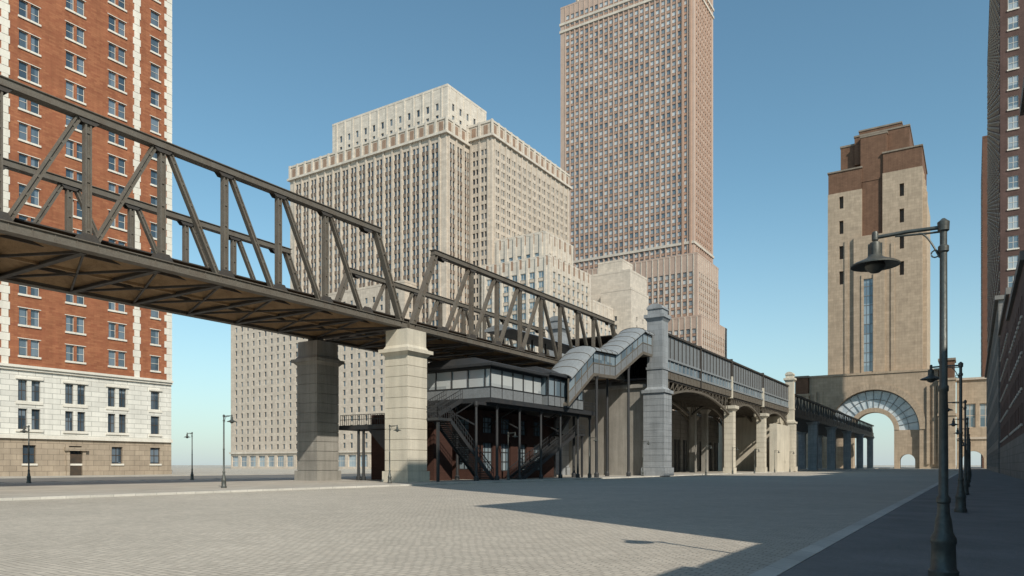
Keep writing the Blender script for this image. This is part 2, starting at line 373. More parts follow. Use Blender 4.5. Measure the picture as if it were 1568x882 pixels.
# ================================================================ pink skyscraper
o=Obj('pink_brick_skyscraper',dict(walls='pink',windows='fwin',spandrels='pinks',bands='cream2',panels='orangep',crown='cream2'))
kw=dict(pier=(.5,.25))
tier(o,-213.5,-130,391,426.5,112,281,3.2,2.0,4.0,2.55,'SE',spand='spandrels',top=5,margin=2,parapet=True,pierE='panels',**kw)
tier(o,-216,-127,388,427,0,117,3.4,2.0,4.0,2.6,'SE',spand='spandrels',top=6,margin=2,parapet=True,pierpart='bands',**kw)
tier(o,-216.5,-127.5,389,431,0,105,3.4,1.85,4.0,2.5,'E',top=4,**kw)
tier(o,-220,-124,385,434,0,82,3.4,2.0,4.0,2.6,'SE',top=5,spand='spandrels',pierpart='bands',**kw)
tier(o,-217,-150,383.5,384.9,0,88,3.4,1.85,4.0,2.5,'SE',top=5,spand='spandrels',**kw)
for z,x0,x1,y0,y1 in ((270.5,-213.5,-130,391,426.5),(266,-213.5,-130,391,426.5),(124,-213.5,-130,391,426.5)):
    o['bands'].box(x0-.5,x1+.5,y0-.5,y1+.5,z,z+1.4)
o['panels'].box(-136.5,-135.4,390.2,391.1,118,279); o['panels'].box(-132.2,-131.1,390.2,391.1,118,279)
tier(o,-205,-138,395,422,282,296,3.2,1.75,4.0,2.35,'SE',wall='crown',top=5,pier=(.7,.6))
o['crown'].box(-195,-150,399,418,297,310)
o.done()

# ================================================================ viaduct gate tower
o=Obj('stone_gate_tower',dict(stone='tower',brown_brick='towerb',caps='towerc',windows='bluewin',fan_glass='fan',slots='door',mullions='grey',trim='tower'))
s=o['stone']; b=o['brown_brick']; Y0=390
def wall_with_slots(x0,x1,y0,y1,z0,z1,cx,slots):
    rows=[(a,c) for a,c in slots]
    facade(o,(x0,y0),(1,0),(0,-1),x1-x0,z0,z1,[(cx-.95-x0,cx+.95-x0)],rows,1.2,wall='stone',glass='slots')
    for q in (((x1,y0),(x1,y1)),((x0,y0),(x0,y1)),((x0,y1),(x1,y1))):
        (a,c),(d,e)=q; s.quad((a,c,z0),(d,e,z0),(d,e,z1),(a,c,z1))
    s.quad((x0,y0,z1),(x1,y0,z1),(x1,y1,z1),(x0,y1,z1))
sl=[(91,97.5),(103.5,110),(116,122.5),(128.5,134.5)]
wall_with_slots(-61.2,-45.8,Y0,430,45,136.5,-55,sl); b.box(-61.0,-46.0,Y0+.2,430,136.5,146.8); o['caps'].box(-61.4,-45.6,Y0-.2,430.2,146.8,147.5)
wall_with_slots(-36.8,-20.0,Y0,430,45,142,-28.6,[(a+1,c+1) for a,c in sl]); b.box(-36.6,-20.2,Y0+.2,430,142,151.5); o['caps'].box(-37,-19.8,Y0-.2,430.2,151.5,152.2)
b.box(-45.8,-36.8,Y0+1.2,430,45,155)
s.box(-19.99,-18.4,Y0+3,426,45,128)
for i in range(4): s.box(-20.1,-19.5,Y0+5+i*9,Y0+7+i*9,46,140)
facade(o,(-49.3,Y0-1.2),(1,0),(0,-1),13.6,45,113,[(4.4,8.4)],[(47,92)],.7,wall='stone',glass='windows')
for xx in (-49.3,-35.7): s.quad((xx,Y0-1.2,45),(xx,Y0+3,45),(xx,Y0+3,113),(xx,Y0-1.2,113))
s.quad((-49.3,Y0-1.2,113),(-35.7,Y0-1.2,113),(-35.7,Y0+3,113),(-49.3,Y0+3,113))
for i in range(9): o['mullions'].box(-44.9,-40.9,Y0-.65,Y0-.48,51.5+i*4.6,51.8+i*4.6)
for xx in (-43.6,-42.2): o['mullions'].box(xx-.08,xx+.08,Y0-.63,Y0-.49,47,92)
for xx in (-45.6,-40.4): s.box(xx-.35,xx+.35,Y0-1.6,Y0-1.203,45.2,94)
s.box(-53.5,-52.0,Y0-.4,Y0-.003,45.2,112) ; s.box(-33.2,-31.7,Y0-.4,Y0-.003,45.2,108)
b.box(-56,-26.5,Y0+5,424,146,160.3); b.box(-49.5,-25.6,Y0+3.5,420,150,163.5); o['caps'].box(-56.3,-26.2,Y0+4.7,424.3,160.3,161.2)
o['caps'].box(-49.8,-25.3,Y0+3.2,420.3,163.5,164.3)
b.box(-47.5,-29,Y0+4.5,419,164.3,166.2); o['caps'].box(-47.8,-28.7,Y0+4.2,419.3,166.2,166.9)
o['caps'].frust(-38.5,Y0+16,14,7,166.9,169.6,18,9); b.box(-46.5,-35,Y0+1.0,400,140,161.6); o['caps'].box(-46.8,-34.7,Y0+.8,400.2,161.6,162.4)
def arch_wall(mb,x0,x1,z0,z1,cx,r,zs,y0,y1,n=28):
    pts=[(cx-r*math.cos(math.pi*i/n),zs+r*math.sin(math.pi*i/n)) for i in range(n+1)]
    for y in (y0,y1):
        mb.quad((x0,y,z0),(cx-r,y,z0),(cx-r,y,zs),(x0,y,zs)); mb.quad((x1,y,z0),(cx+r,y,z0),(cx+r,y,zs),(x1,y,zs))
        mb.quad((x0,y,zs),(cx-r,y,zs),(cx-r,y,z1),(x0,y,z1)); mb.quad((x1,y,zs),(cx+r,y,zs),(cx+r,y,z1),(x1,y,z1))
        for i in range(n):
            (a,c),(d,e)=pts[i],pts[i+1]; mb.quad((a,y,c),(d,y,e),(d,y,z1),(a,y,z1))
    for i in range(n):
        (a,c),(d,e)=pts[i],pts[i+1]; mb.quad((a,y0,c),(d,y0,e),(d,y1,e),(a,y1,c))
    for xx in (cx-r,cx+r): mb.quad((xx,y0,z0),(xx,y1,z0),(xx,y1,zs),(xx,y0,zs))
    for xx in (x0,x1): mb.quad((xx,y0,z0),(xx,y1,z0),(xx,y1,z1),(xx,y0,z1))
    mb.quad((x0,y0,z1),(x1,y0,z1),(x1,y1,z1),(x0,y1,z1))
arch_wall(s,-68.8,-13.4,0,45,-40.3,19.4,18.2,Y0-6,Y0+40)
n=44
for i in range(n):
    a0=math.pi*i/n; a1=math.pi*(i+.97)/n; r0,r1=19.45,22.4 if i%2 else 22.2
    p=lambda r,a:(-40.3-r*math.cos(a),18.2+r*math.sin(a))
    q=[p(r0,a0),p(r1,a0),p(r1,a1),p(r0,a1)]
    o['trim'].hexa([(q[k][0],Y0-6.35,q[k][1]) for k in range(4)]+[(q[k][0],Y0-5.9,q[k][1]) for k in range(4)])
gw=o['fan_glass']; n=32
f=lambda r,a,y:(-40.3-r*math.cos(a),y,18.2+r*math.sin(a))
for i in range(n):
    a0=math.pi*i/n; a1=math.pi*(i+1)/n
    gw.quad(f(10.5,a0,Y0-3),f(19.45,a0,Y0-3),f(19.45,a1,Y0-3),f(10.5,a1,Y0-3))
    if i%2==0: o['mullions'].beam(f(10.6,a0,Y0-3.2),f(19.4,a0,Y0-3.2),.25,.22)
    for r in (14.9,19.1): o['mullions'].beam(f(r,a0,Y0-3.25),f(r,a1,Y0-3.25),.2,.26)
    q=[f(8.8,a0,0),f(10.9,a0,0),f(10.9,a1,0),f(8.8,a1,0)]
    s.hexa([(v[0],Y0-4.2,v[2]) for v in q]+[(v[0],Y0+2,v[2]) for v in q])
s.box(-59.65,-49.1,Y0-4,Y0+2,.05,18.15)
arch_wall(s,-31.5,-20.95,0,18.15,-26,3.2,3.6,Y0-4,Y0+2)
for x0,x1,zt in ((-75.5,-68.9,46),(-13.3,-6.8,50)):
    s.box(x0,x1,Y0-8,Y0+4,0,zt-9); b.box(x0+.3,x1-.3,Y0-7.7,Y0+3.7,zt-9,zt-1); o['caps'].box(x0-.2,x1+.2,Y0-8.2,Y0+4.2,zt-1,zt)
    for z in (zt-10,zt-26): s.box(x0-.4,x1+.4,Y0-8.4,Y0+4.4,z,z+1)
for x in (-66,-63.2,-17.4,-15.0): s.box(x-.6,x+.6,Y0-6.8,Y0-5.9,2,38)
ledge(o['trim'],-68.8,-13.4,Y0-6,Y0+40,45.003,45.9,.4)
o.done()
o=Obj('low_stone_colonnade_building',dict(walls='tower',windows='cwinb',trim='cream',frames='cream'))
facade(o,(-6.5,396),(1,0),(0,-1),18,14,41,[(3,7.5),(9,13.5)],[(19,30)],.8,frame=(1,1,.3),fr='trim')
arch_wall(o['walls'],-6.5,11.5,0,14,0,4.2,4,396,404)
o['walls'].box(-6.5,11.5,398,420,14,40.9); o['trim'].box(-6.6,11.6,395.4,397,13.6,14.6); o['trim'].box(-6.6,11.6,395.2,420,41,42)
o.done()

# ================================================================ right-hand buildings
o=Obj('maroon_brick_tower_block',dict(walls='maroon',windows='rwin',sills='trim',base_walls='greyst',frames='trim',bands='greyst'))
tier(o,4.5,45,172,322,35,150,3.3,1.7,3.9,2.5,'WS',margin=.3,depth=.15,frame=(1,1,.08),sill='sills')
tier(o,4.2,45,171.7,322.3,0,34.2,3.4,2.0,5.6,3.8,'WS',margin=.3,depth=.25,wall='base_walls',parapet=False)
o['bands'].box(3.6,45.3,171.2,322.8,34.2,35)
o.done()
def rb(y0,y1,H,name='dark_brick_street_building'):
    o=Obj(name,dict(walls='maroon',windows='rwin',base_walls='greyst',sills='trim',cornice='greyst'))
    tier(o,4.5,26,y0,y1,5,H-1,3.6,1.4,3.9,2.3,'WS',sill='sills',parapet=False,depth=.2) if H>8.5 else o['walls'].box(4.5,26,y0,y1,5,H-1)
    o['base_walls'].box(4.4,26.1,y0,y1,0,5); o['cornice'].box(4.1,26.2,y0,y1,H-1,H)
    o.done()
rb(-40,6.6,7.6); 
o=Obj('corner_shop_building',dict(walls='maroon',roof='greyst')); o['walls'].box(4.5,26,6.62,10.78,0,7.5); o['roof'].box(4.4,26,6.62,10.78,7.5,7.7); o.done()
rb(10.8,18,20); rb(18.02,50,45.7); rb(50.02,92,39); rb(92.02,130,24); rb(130.02,171,28)
o=Obj('brown_brick_tower_block',dict(walls='farbrick',windows='rwin',sills='trim'))
tier(o,4.0,40,440,520,0,168,5,1.4,3.9,2.4,'WS',sill='sills'); o.done()

# ================================================================ bridge pillars
def pillar(name,x,y,mat,w=2.75,H=14.1,z0=.13):
    o=Obj(name,dict(shaft=mat,cap=mat,base=mat)); s=o['shaft']
    o['base'].box(x-w/2-.18,x+w/2+.18,y-w/2-.18,y+w/2+.18,z0-.1,z0+1.0)
    z=z0+1.0; i=0; top=H-2.4; n=11; hh=(top-z)/n
    for i in range(n):
        s.box(x-w/2,x+w/2,y-w/2,y+w/2,z+.045,z+hh); s.box(x-w/2+.06,x+w/2-.06,y-w/2+.06,y+w/2-.06,z-.01,z+.05); z+=hh
    c=o['cap']; c.frust(x,y,w,w+.55,top,top+.3); c.box(x-w/2-.42,x+w/2+.42,y-w/2-.42,y+w/2+.42,top+.3,top+.62)
    c.frust(x,y,w+.3,w-.1,top+.62,top+.95); c.box(x-w/2+.06,x+w/2-.06,y-w/2+.06,y+w/2-.06,top+.95,H); 
    o.done()
for Yp in (3.5,51.6):
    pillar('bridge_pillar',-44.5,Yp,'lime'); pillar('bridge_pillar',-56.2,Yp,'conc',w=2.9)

# ================================================================ truss bridges
def truss_span(name,ya,yb,zb=14.75,zt=22.45,xn=-44.5,xf=-56.2):
    o=Obj(name,dict(chords='steel',posts='steel',diagonals='steel',gussets='steeld',floor_beams='steeld',stringers='soffit',deck='soffit',bracing='steeld',fascia='steeld',railing='dark',sleepers='dark'))
    n=10; L=(yb-ya-1.0)/n; ps=[ya+.5+L*i for i in range(n+1)]
    for x in (xn,xf):
        c=o['chords']
        c.box(x-.27,x+.27,ps[1]-1.6,ps[-2]+1.6,zt-.2,zt+.2); c.box(x-.36,x+.36,ps[1]-1.7,ps[-2]+1.7,zt+.2,zt+.25)
        c.box(x-.33,x+.33,ps[1]-1.65,ps[-2]+1.65,zt-.25,zt-.2)
        c.box(x-.25,x+.25,ya,yb,zb-.32,zb+.14); c.box(x-.36,x+.36,ya,yb,zb+.14,zb+.2); c.box(x-.36,x+.36,ya,yb,zb-.38,zb-.32)
        for k in range(int((yb-ya)/1.2)):
            yy=ya+.6+k*1.2
            for sg in (-1,1): c.box(x+sg*.25-.035,x+sg*.25+.035,yy-.03,yy+.03,zb-.32,zb+.14)
        for i in range(2,n-1):
            o['posts'].hbeam((x,ps[i],zb+.2),(x,ps[i],zt-.25),.40,.38)
        h=n//2
        for i in range(1,n-1):
            if i<h: a=(x,ps[i]+.45,zb+.2); q=(x,ps[i+1]-.5,zt-.25)
            else: a=(x,ps[i+1]-.6,zb+.2); q=(x,ps[i]+.5,zt-.25)
            o['diagonals'].hbeam(a,q,.34,.32)
        o['posts'].hbeam((x,ps[0]+.1,zb),(x,ps[1]-1.2,zt),.5,.5,t=.12); o['posts'].hbeam((x,ps[-1]-.1,zb),(x,ps[-2]+1.2,zt),.5,.5,t=.12)
        for i in range(1,n):
            for zz,hh in ((zb+.4,.5),(zt-.35,.36)):
                for sg in (-1,1):
                    g=o['gussets']; xx=x+sg*.24
                    lo,hi=(.75,.4) if zz<zt-2 else (.4,.75)
                    g.hexa([(xx-.015,ps[i]-lo,zz-hh*.5),(xx+.015,ps[i]-lo,zz-hh*.5),(xx+.015,ps[i]+lo,zz-hh*.5),(xx-.015,ps[i]+lo,zz-hh*.5),
                            (xx-.015,ps[i]-hi,zz+hh*.5),(xx+.015,ps[i]-hi,zz+hh*.5),(xx+.015,ps[i]+hi,zz+hh*.5),(xx-.015,ps[i]+hi,zz+hh*.5)])
    f=o['floor_beams']
    for i,p in enumerate(ps):
        pp=min(max(p,ya+.3),yb-.3)
        f.box(xf+.37,xn-.37,pp-.03,pp+.03,zb-.35,zb+.5); f.box(xf+.37,xn-.37,pp-.2,pp+.2,zb-.42,zb-.35)
    xm=(xn+xf)/2
    for i in range(n):
        a,c=ps[i]+.04,ps[i+1]-.04; m=(a+c)/2
        for x0,x1 in ((xf+.4,xm),(xm,xn-.4)):
            q=(x0+x1)/2; P=[(x0,a,zb-.12),(x1,a,zb-.12),(x1,c,zb-.12),(x0,c,zb-.12)]; T=(q,m,zb+.55)
            for k in range(4): o['deck'].poly([P[k],P[(k+1)%4],T])
        br=o['bracing']
        br.beam((xf+.4,a,zb-.3),(xn-.4,c,zb-.3),.16,.12,(0,0,1)); br.beam((xf+.4,c,zb-.27),(xn-.4,a,zb-.27),.16,.12,(0,0,1))
    o['stringers'].box(xm-.12,xm+.12,ya+.1,yb-.1,zb-.28,zb-.1)
    for x in (xf+3,xn-3): o['bracing'].box(x-.05,x+.05,ya+.1,yb-.1,zb+.15,zb+.5)
    o['fascia'].box(xf+.4,xn-.4,ya+.05,yb-.05,zb+.62,zb+.7)
    k=ya+.5
    while k<yb-.5:
        for xc in (xm-2.4,xm+2.4): o['sleepers'].box(xc-1.25,xc+1.25,k,k+.22,zb+.7,zb+.86)
        k+=.6
    for xc in (xm-2.4,xm+2.4):
        for d in (-.72,.72): o['railing'].box(xc+d-.035,xc+d+.035,ya,yb,zb+.86,zb+1.0)
    for x in (xn,xf):
        for yy in (ya+.5,yb-.5): o['gussets'].box(x-.35,x+.35,yy-.4,yy+.4,zb-.62,zb-.385)
    o.done()
truss_span('steel_truss_bridge',3.55,51.5)
truss_span('steel_truss_bridge',51.8,101.2)
truss_span('steel_truss_bridge',-44.6,3.3)

# ================================================================ pylons and masonry viaduct
def pylon(name,x,y,mat,w=3.2):
    o=Obj(name,dict(lower_shaft=mat,upper_shaft=mat,cap=mat,panels=mat)); s=o['lower_shaft']; z=.1
    s.box(x-w/2-.25,x+w/2+.25,y-w/2-.25,y+w/2+.25,z,1.3)
    n=12; hh=(12.3-1.3)/n; z=1.3
    for i in range(n):
        s.box(x-w/2,x+w/2,y-w/2,y+w/2,z+.04,z+hh); s.box(x-w/2+.05,x+w/2-.05,y-w/2+.05,y+w/2-.05,z-.01,z+.05); z+=hh
    s.box(x-w/2-.22,x+w/2+.22,y-w/2-.22,y+w/2+.22,12.3,12.75)
    u=w*.74; s=o['upper_shaft']; s.frust(x,y,w-.1,u,12.75,13.2); s.box(x-u/2,x+u/2,y-u/2,y+u/2,13.2,22.9)
    for zz in (15.8,): s.box(x-u/2-.12,x+u/2+.12,y-u/2-.12,y+u/2+.12,zz,zz+.35)
    c=o['cap']; c.frust(x,y,u,u+.6,22.9,23.4); c.box(x-u/2-.38,x+u/2+.38,y-u/2-.38,y+u/2+.38,23.4,23.9); c.box(x-u/2+.05,x+u/2-.05,y-u/2+.05,y+u/2-.05,23.9,24.7)
    for k in range(8):
        a0=math.pi*k/8;a1=math.pi*(k+1)/8; r=u/2+.1
        c.hexa([(x,y-r,24.7),(x-r*math.cos(a0),y-r,24.7+.8*math.sin(a0)),(x-r*math.cos(a1),y-r,24.7+.8*math.sin(a1)),(x,y-r,24.71),
                (x,y+r,24.7),(x-r*math.cos(a0),y+r,24.7+.8*math.sin(a0)),(x-r*math.cos(a1),y+r,24.7+.8*math.sin(a1)),(x,y+r,24.71)])
    o.done()
pylon('viaduct_pylon',-39.6,102.6,'slate'); pylon('viaduct_pylon',-56.4,102.6,'slate')
pylon('viaduct_pylon',-39.6,195,'lime',2.6); pylon('viaduct_pylon',-56.4,195,'lime',2.6)

o=Obj('elevated_viaduct',dict(abutment='conc',columns='lime',far_columns='conc',girders='steel',arches='steel',light_band='roof',glass_band='bglass',screen='grey',screen_posts='steeld',soffit='steeld',parapet_posts='lime',end_wall='lime',far_piers='slate',steelwork='steeld',back_wall='greyst',back_doors='dark'))
o['abutment'].box(-47.4,-41.3,102.4,106,.1,13.9); o['abutment'].box(-47.8,-41.2,102.0,106.3,13.3,13.75)
o['abutment'].box(-58.0,-47.6,103.2,106,.1,13.6)
for yy in (142,167):
    for x,k in ((-40,'columns'),(-56,'far_columns')):
        w=1.75; s=o[k]; s.box(x-w/2-.15,x+w/2+.15,yy-w/2-.15,yy+w/2+.15,.1,1.2)
        n=10; z=1.2; hh=(12.1-1.2)/n
        for i in range(n): s.box(x-w/2,x+w/2,yy-w/2,yy+w/2,z+.05,z+hh); s.box(x-w/2+.05,x+w/2-.05,yy-w/2+.05,yy+w/2-.05,z-.01,z+.06); z+=hh
        s.frust(x,yy,w,w+.9,12.1,12.6); s.box(x-w/2-.5,x+w/2+.5,yy-w/2-.5,yy+w/2+.5,12.6,13.2)
o['end_wall'].box(-55.5,-41,190,196,.1,14.4)
o['end_wall'].box(-40.9,-39.2,178.5,192.5,.1,11.5)
for yy in (116,124,132,150,158,176):
    o['far_columns'].box(-50.6,-49.4,yy-.6,yy+.6,.1,13.6); o['far_columns'].frust(-50,yy,1.2,2.2,13.0,13.9)
# arcade of lock-ups closing the far side of the viaduct
y=107
while y<188:
    o['back_wall'].box(-57.2,-56.6,y,y+1.6,.1,13.9); o['back_wall'].box(-57.2,-56.7,y+1.6,y+6,7.5,13.9); o['back_doors'].box(-57.1,-56.9,y+1.6,y+6,.1,7.5)
    o['back_wall'].box(-56.95,-56.65,y+3.7,y+3.95,.1,7.5); y+=6
sp=[(104.3,141.1),(142.9,166.1),(167.9,193.7)]
for x in (-40,-48,-56):
    for a,c in sp:
        n=18; m=(a+c)/2; hw=(c-a)/2
        zz=lambda y: 11.6+ (14.2-11.6)*(1-((y-m)/hw)**2)
        for i in range(n):
            y0=a+(c-a)*i/n; y1=a+(c-a)*(i+1)/n
            o['arches'].beam((x,y0,zz(y0)),(x,y1,zz(y1)),.42,.34); 
            o['arches'].beam((x,y0,zz(y0)+.15),(x,y0,14.75),.12,.12)
            if 14.7-zz(y1)>.5: o['arches'].beam((x,y0,zz(y0)+.1),(x,y1,14.7),.09,.09) if i<n/2 else o['arches'].beam((x,y1,zz(y1)+.1),(x,y0,14.7),.09,.09)
y=105
while y<194:
    o['girders'].box(-55.8,-40.2,y-.1,y+.1,13.9,14.7); y+=3
o['soffit'].box(-56.1,-39.9,104.2,194,14.72,15.0)
for x0,x1,sg in ((-40.4,-39.6,1),(-56.4,-55.6,-1)):
    o['girders'].box(x0+.1,x1-.1,104.2,193.7,15.0,16.2); o['light_band'].box(x0,x1+.05*sg,104.2,193.7,16.2,16.5)
    o['glass_band'].box(x0+.25,x1-.25,104.2,193.7,16.5,17.9); o['light_band'].box(x0,x1+.02*sg,104.2,193.7,17.9,18.2)
    o['screen'].box(x0+.2,x1-.2,104.2,193.7,18.2,21.7); o['screen_posts'].box(x0-.1,x1+.1,104.2,193.7,21.7,22.0)
    y=104.6
    while y<193.6:
        o['screen_posts'].box(x0+.08,x1-.08,y-.06,y+.06,18.2,21.7); o['light_band'].box(x0+.1,x1-.1,y-.09,y+.09,16.5,17.9)
        o['girders'].box(x0+.02,x1-.02,y-.08,y+.08,15.02,16.18); y+=1.85
    for yy in (142,167):
        o['parapet_posts'].box(x0-.15,x1+.15,yy-.3,yy+.3,14.7,18.9); o['screen_posts'].box(x0-.12,x1+.12,yy-.2,yy+.2,18.9,22.3)
    for yy in (123,):
        o['screen_posts'].box(x0-.1,x1+.1,yy-.2,yy+.2,15.0,22.2)
o['screen_posts'].box(-56,-40,104.5,193.5,22.02,22.15)
for x in (-40,-56):
    st=o['steelwork']
    st.box(x-.3,x+.3,196.8,383,14.5,15.4); st.box(x-.3,x+.3,196.8,383,20.0,20.5); 
    y=197.5; i=0
    while y<378:
        st.box(x-.2,x+.2,y-.2,y+.2,15.4,20.0)
        st.beam((x,y,15.4 if i%2 else 20),(x,y+4.5,20 if i%2 else 15.4),.22,.3); y+=4.5;i+=1
    o['steelwork'].box(x-.12,x+.12,197,383,15.4,16.9)
    for yy in (229,262,298,334,370):
        o['far_piers'].box(x-1.2,x+1.2,yy-1.2,yy+1.2,0.1,13.4); o['far_piers'].frust(x,yy,2.4,3.6,13.4,14.45)
o['soffit'].box(-55.7,-40.3,196.8,383,14.6,15.1)
o.done()

# ================================================================ station below and beside the second truss
o=Obj('elevated_train_station',dict(floor='dark',panels='grey',glass='sglass',blue_glass='bglass',mullions='dark',roof='dark',columns='dark',stairs='dark',rails='dark',brick_hall='redbr',hall_windows='cwinb',hall_frames='dark',stair_roof='roof',stair_sides='grey',stair_posts='steel',stair_glass='bglass',stair_soffit='steel',deck_canopy='roof',bracing='dark'))
def glazed(x0,x1,y0,y1,z0,z1,part,mod=1.3):
    o[part].box(x0+.08,x1-.08,y0+.08,y1-.08,z0+1.1,z1-.25)
    o['panels'].box(x0,x1,y0,y1,z0,z0+1.1); o['mullions'].box(x0-.03,x1+.03,y0-.03,y1+.03,z1-.25,z1); o['mullions'].box(x0-.06,x1+.06,y0-.06,y1+.06,z0+1.1,z0+1.18)
    y=y0
    while y<y1+.01:
        for xx in (x0,x1): o['mullions'].box(xx-.05,xx+.05,y-.05,y+.05,z0+1.18,z1-.25)
        o['mullions'].box(x1-.02,x1+.03,y-.04,y+.04,z0+.003,z0+1.1); y+=mod
    x=x0
    while x<x1+.01:
        o['mullions'].box(x-.05,x+.05,y0-.05,y0+.05,z0+1.18,z1-.25); x+=mod
glazed(-50.2,-41.1,60.6,70.9,8.5,11.7,'glass',2.1); 
o['floor'].box(-53,-40.7,60.0,84,8.0,8.49); o['roof'].box(-50.9,-40.4,59.9,71.3,11.7,11.95)
o['roof'].hexa([(-50.9,59.9,11.95),(-40.4,59.9,11.95),(-40.4,71.3,11.95),(-50.9,71.3,11.95),(-48.5,60.5,12.7),(-43,60.5,12.7),(-43,70.8,12.7),(-48.5,70.8,12.7)])
glazed(-49.5,-40.6,71.5,80.2,8.5,11.9,'blue_glass',1.45)
o['roof'].box(-50,-40.1,71.35,80.7,11.9,12.15)
o['roof'].hexa([(-50,71.4,12.15),(-40.1,71.4,12.15),(-40.1,80.7,12.15),(-50,80.7,12.15),(-47,72.2,13.1),(-42.6,72.2,13.1),(-42.6,79.9,13.1),(-47,79.9,13.1)])
for x in (-41.4,-46.5,-52.3):
    for yy in (58.5,62.2,66.6,71.2,75.8,80.3,83.6):
        o['columns'].lathe([(.26,.1),(.26,.5),(.15,.62),(.13,7.4),(.22,7.6),(.24,8.0)],x,yy,0,10)
for yy in (58.5,66.6,75.8): 
    for x0,x1 in ((-52.3,-46.5),(-46.5,-41.4)): o['bracing'].beam((x0,yy,8),(x1,yy,5.6),.1,.12,(0,1,0)); o['bracing'].beam((x1,yy,8),(x0,yy,5.6),.1,.12,(0,1,0))
o['bracing'].box(-41.5,-41.3,58.5,83.6,7.7,8.0); o['bracing'].box(-52.4,-52.2,58.5,83.6,7.7,8.0)
facade(o,(-51.8,64.0),(1,0),(0,-1),6.6,.1,7.7,[(1,2.5),(4.0,5.5)],[(1.2,3.8),(4.9,6.8)],.3,wall='brick_hall',glass='hall_windows',frame=(1,2,.1),fr='hall_frames')
facade(o,(-45.2,64.0),(0,1),(1,0),17,.1,7.7,[(1.2,3.2),(4.8,6.8),(8.4,10.4),(12,14)],[(1.0,4.2),(5.2,7.0)],.3,wall='brick_hall',glass='hall_windows',frame=(2,2,.1),fr='hall_frames')
o['brick_hall'].box(-51.8,-46,65,81,.1,7.65)
facade(o,(-54,57.0),(1,0),(0,-1),8.5,.1,7.0,[(5.6,7.2)],[(.3,3.0)],.3,wall='brick_hall',glass='hall_windows')
o['brick_hall'].box(-54,-45.5,57.4,60,.1,7.0); o['brick_hall'].quad((-45.5,57,.1),(-45.5,57.4,.1),(-45.5,57.4,7),(-45.5,57,7))
def stair(x0,x1,ya,za,yb,zb_,rail=True):
    n=max(4,int(abs(zb_-za)/.17)); 
    for i in range(n):
        y0=ya+(yb-ya)*i/n; y1=ya+(yb-ya)*(i+1)/n; z=za+(zb_-za)*(i+.5)/n
        o['stairs'].box(x0+.06,x1-.06,min(y0,y1),max(y0,y1),z-.12,z)
    for x in (x0,x1):
        o['stairs'].beam((x,ya,za-.1),(x,yb,zb_-.1),.08,.42)
        o['rails'].beam((x,ya,za+1.05),(x,yb,zb_+1.05),.07,.07); o['rails'].beam((x,ya,za+.6),(x,yb,zb_+.6),.04,.05)
        k=int(abs(yb-ya)/.35)
        for i in range(k+1):
            t=i/k; o['rails'].box(x-.018,x+.018,ya+(yb-ya)*t-.018,ya+(yb-ya)*t+.018,za+(zb_-za)*t,za+(zb_-za)*t+1.05)
stair(-43.8,-41.9,54.9,6.1,62.3,.2); stair(-46.3,-44.2,54.9,6.2,60.0,8.45)
stair(-43.8,-41.9,80.6,5.6,68.0,.2); stair(-46.3,-44.2,80.6,5.7,84,8.45)
o['floor'].box(-46.4,-41.7,52.9,54.9,5.85,6.1); o['floor'].box(-46.4,-41.7,80.6,83,5.35,5.6)
def rail(p,q,h=1.05):
    p=Vector(p);q=Vector(q);L=(q-p).length;k=max(1,int(L/.3))
    for zz in (h,h*.55): o['rails'].beam(p+Vector((0,0,zz)),q+Vector((0,0,zz)),.06,.06,(0,0,1))
    for i in range(k+1):
        a=p+(q-p)*(i/k); o['rails'].box(a.x-.02,a.x+.02,a.y-.02,a.y+.02,a.z,a.z+h)
rail((-41.8,52.9,6.1),(-41.8,54.9,6.1)); rail((-46.3,52.9,6.1),(-41.8,52.9,6.1)); rail((-41.8,80.6,5.6),(-41.8,83,5.6)); rail((-40.75,80.6,8.5),(-40.75,84,8.5))
for x,yy in ((-42,53.2),(-46,53.2),(-42,82.6),(-46,82.6)): o['columns'].box(x-.11,x+.11,yy-.11,yy+.11,.1,5.7)
o['floor'].box(-55.3,-46.4,53.6,57,5.3,5.75); rail((-55.2,53.7,5.75),(-46.4,53.7,5.75)); 
for x in (-52.9,-52.2): o['columns'].lathe([(.24,.1),(.24,.5),(.15,.6),(.14,5.3)],x,54,0,10)
o['stairs'].hexa([(-51.5,53.9,5.2),(-46.6,53.9,5.2),(-46.6,54.1,5.2),(-51.5,54.1,5.2),(-47.2,53.9,1.2),(-46.6,53.9,1.0),(-46.6,54.1,1.0),(-47.2,54.1,1.2)])
prof=[(75.0,9.0),(81.5,13.2),(88.0,13.5),(97.5,18.0),(101,18.0)]
xa,xb=-43.1,-39.9
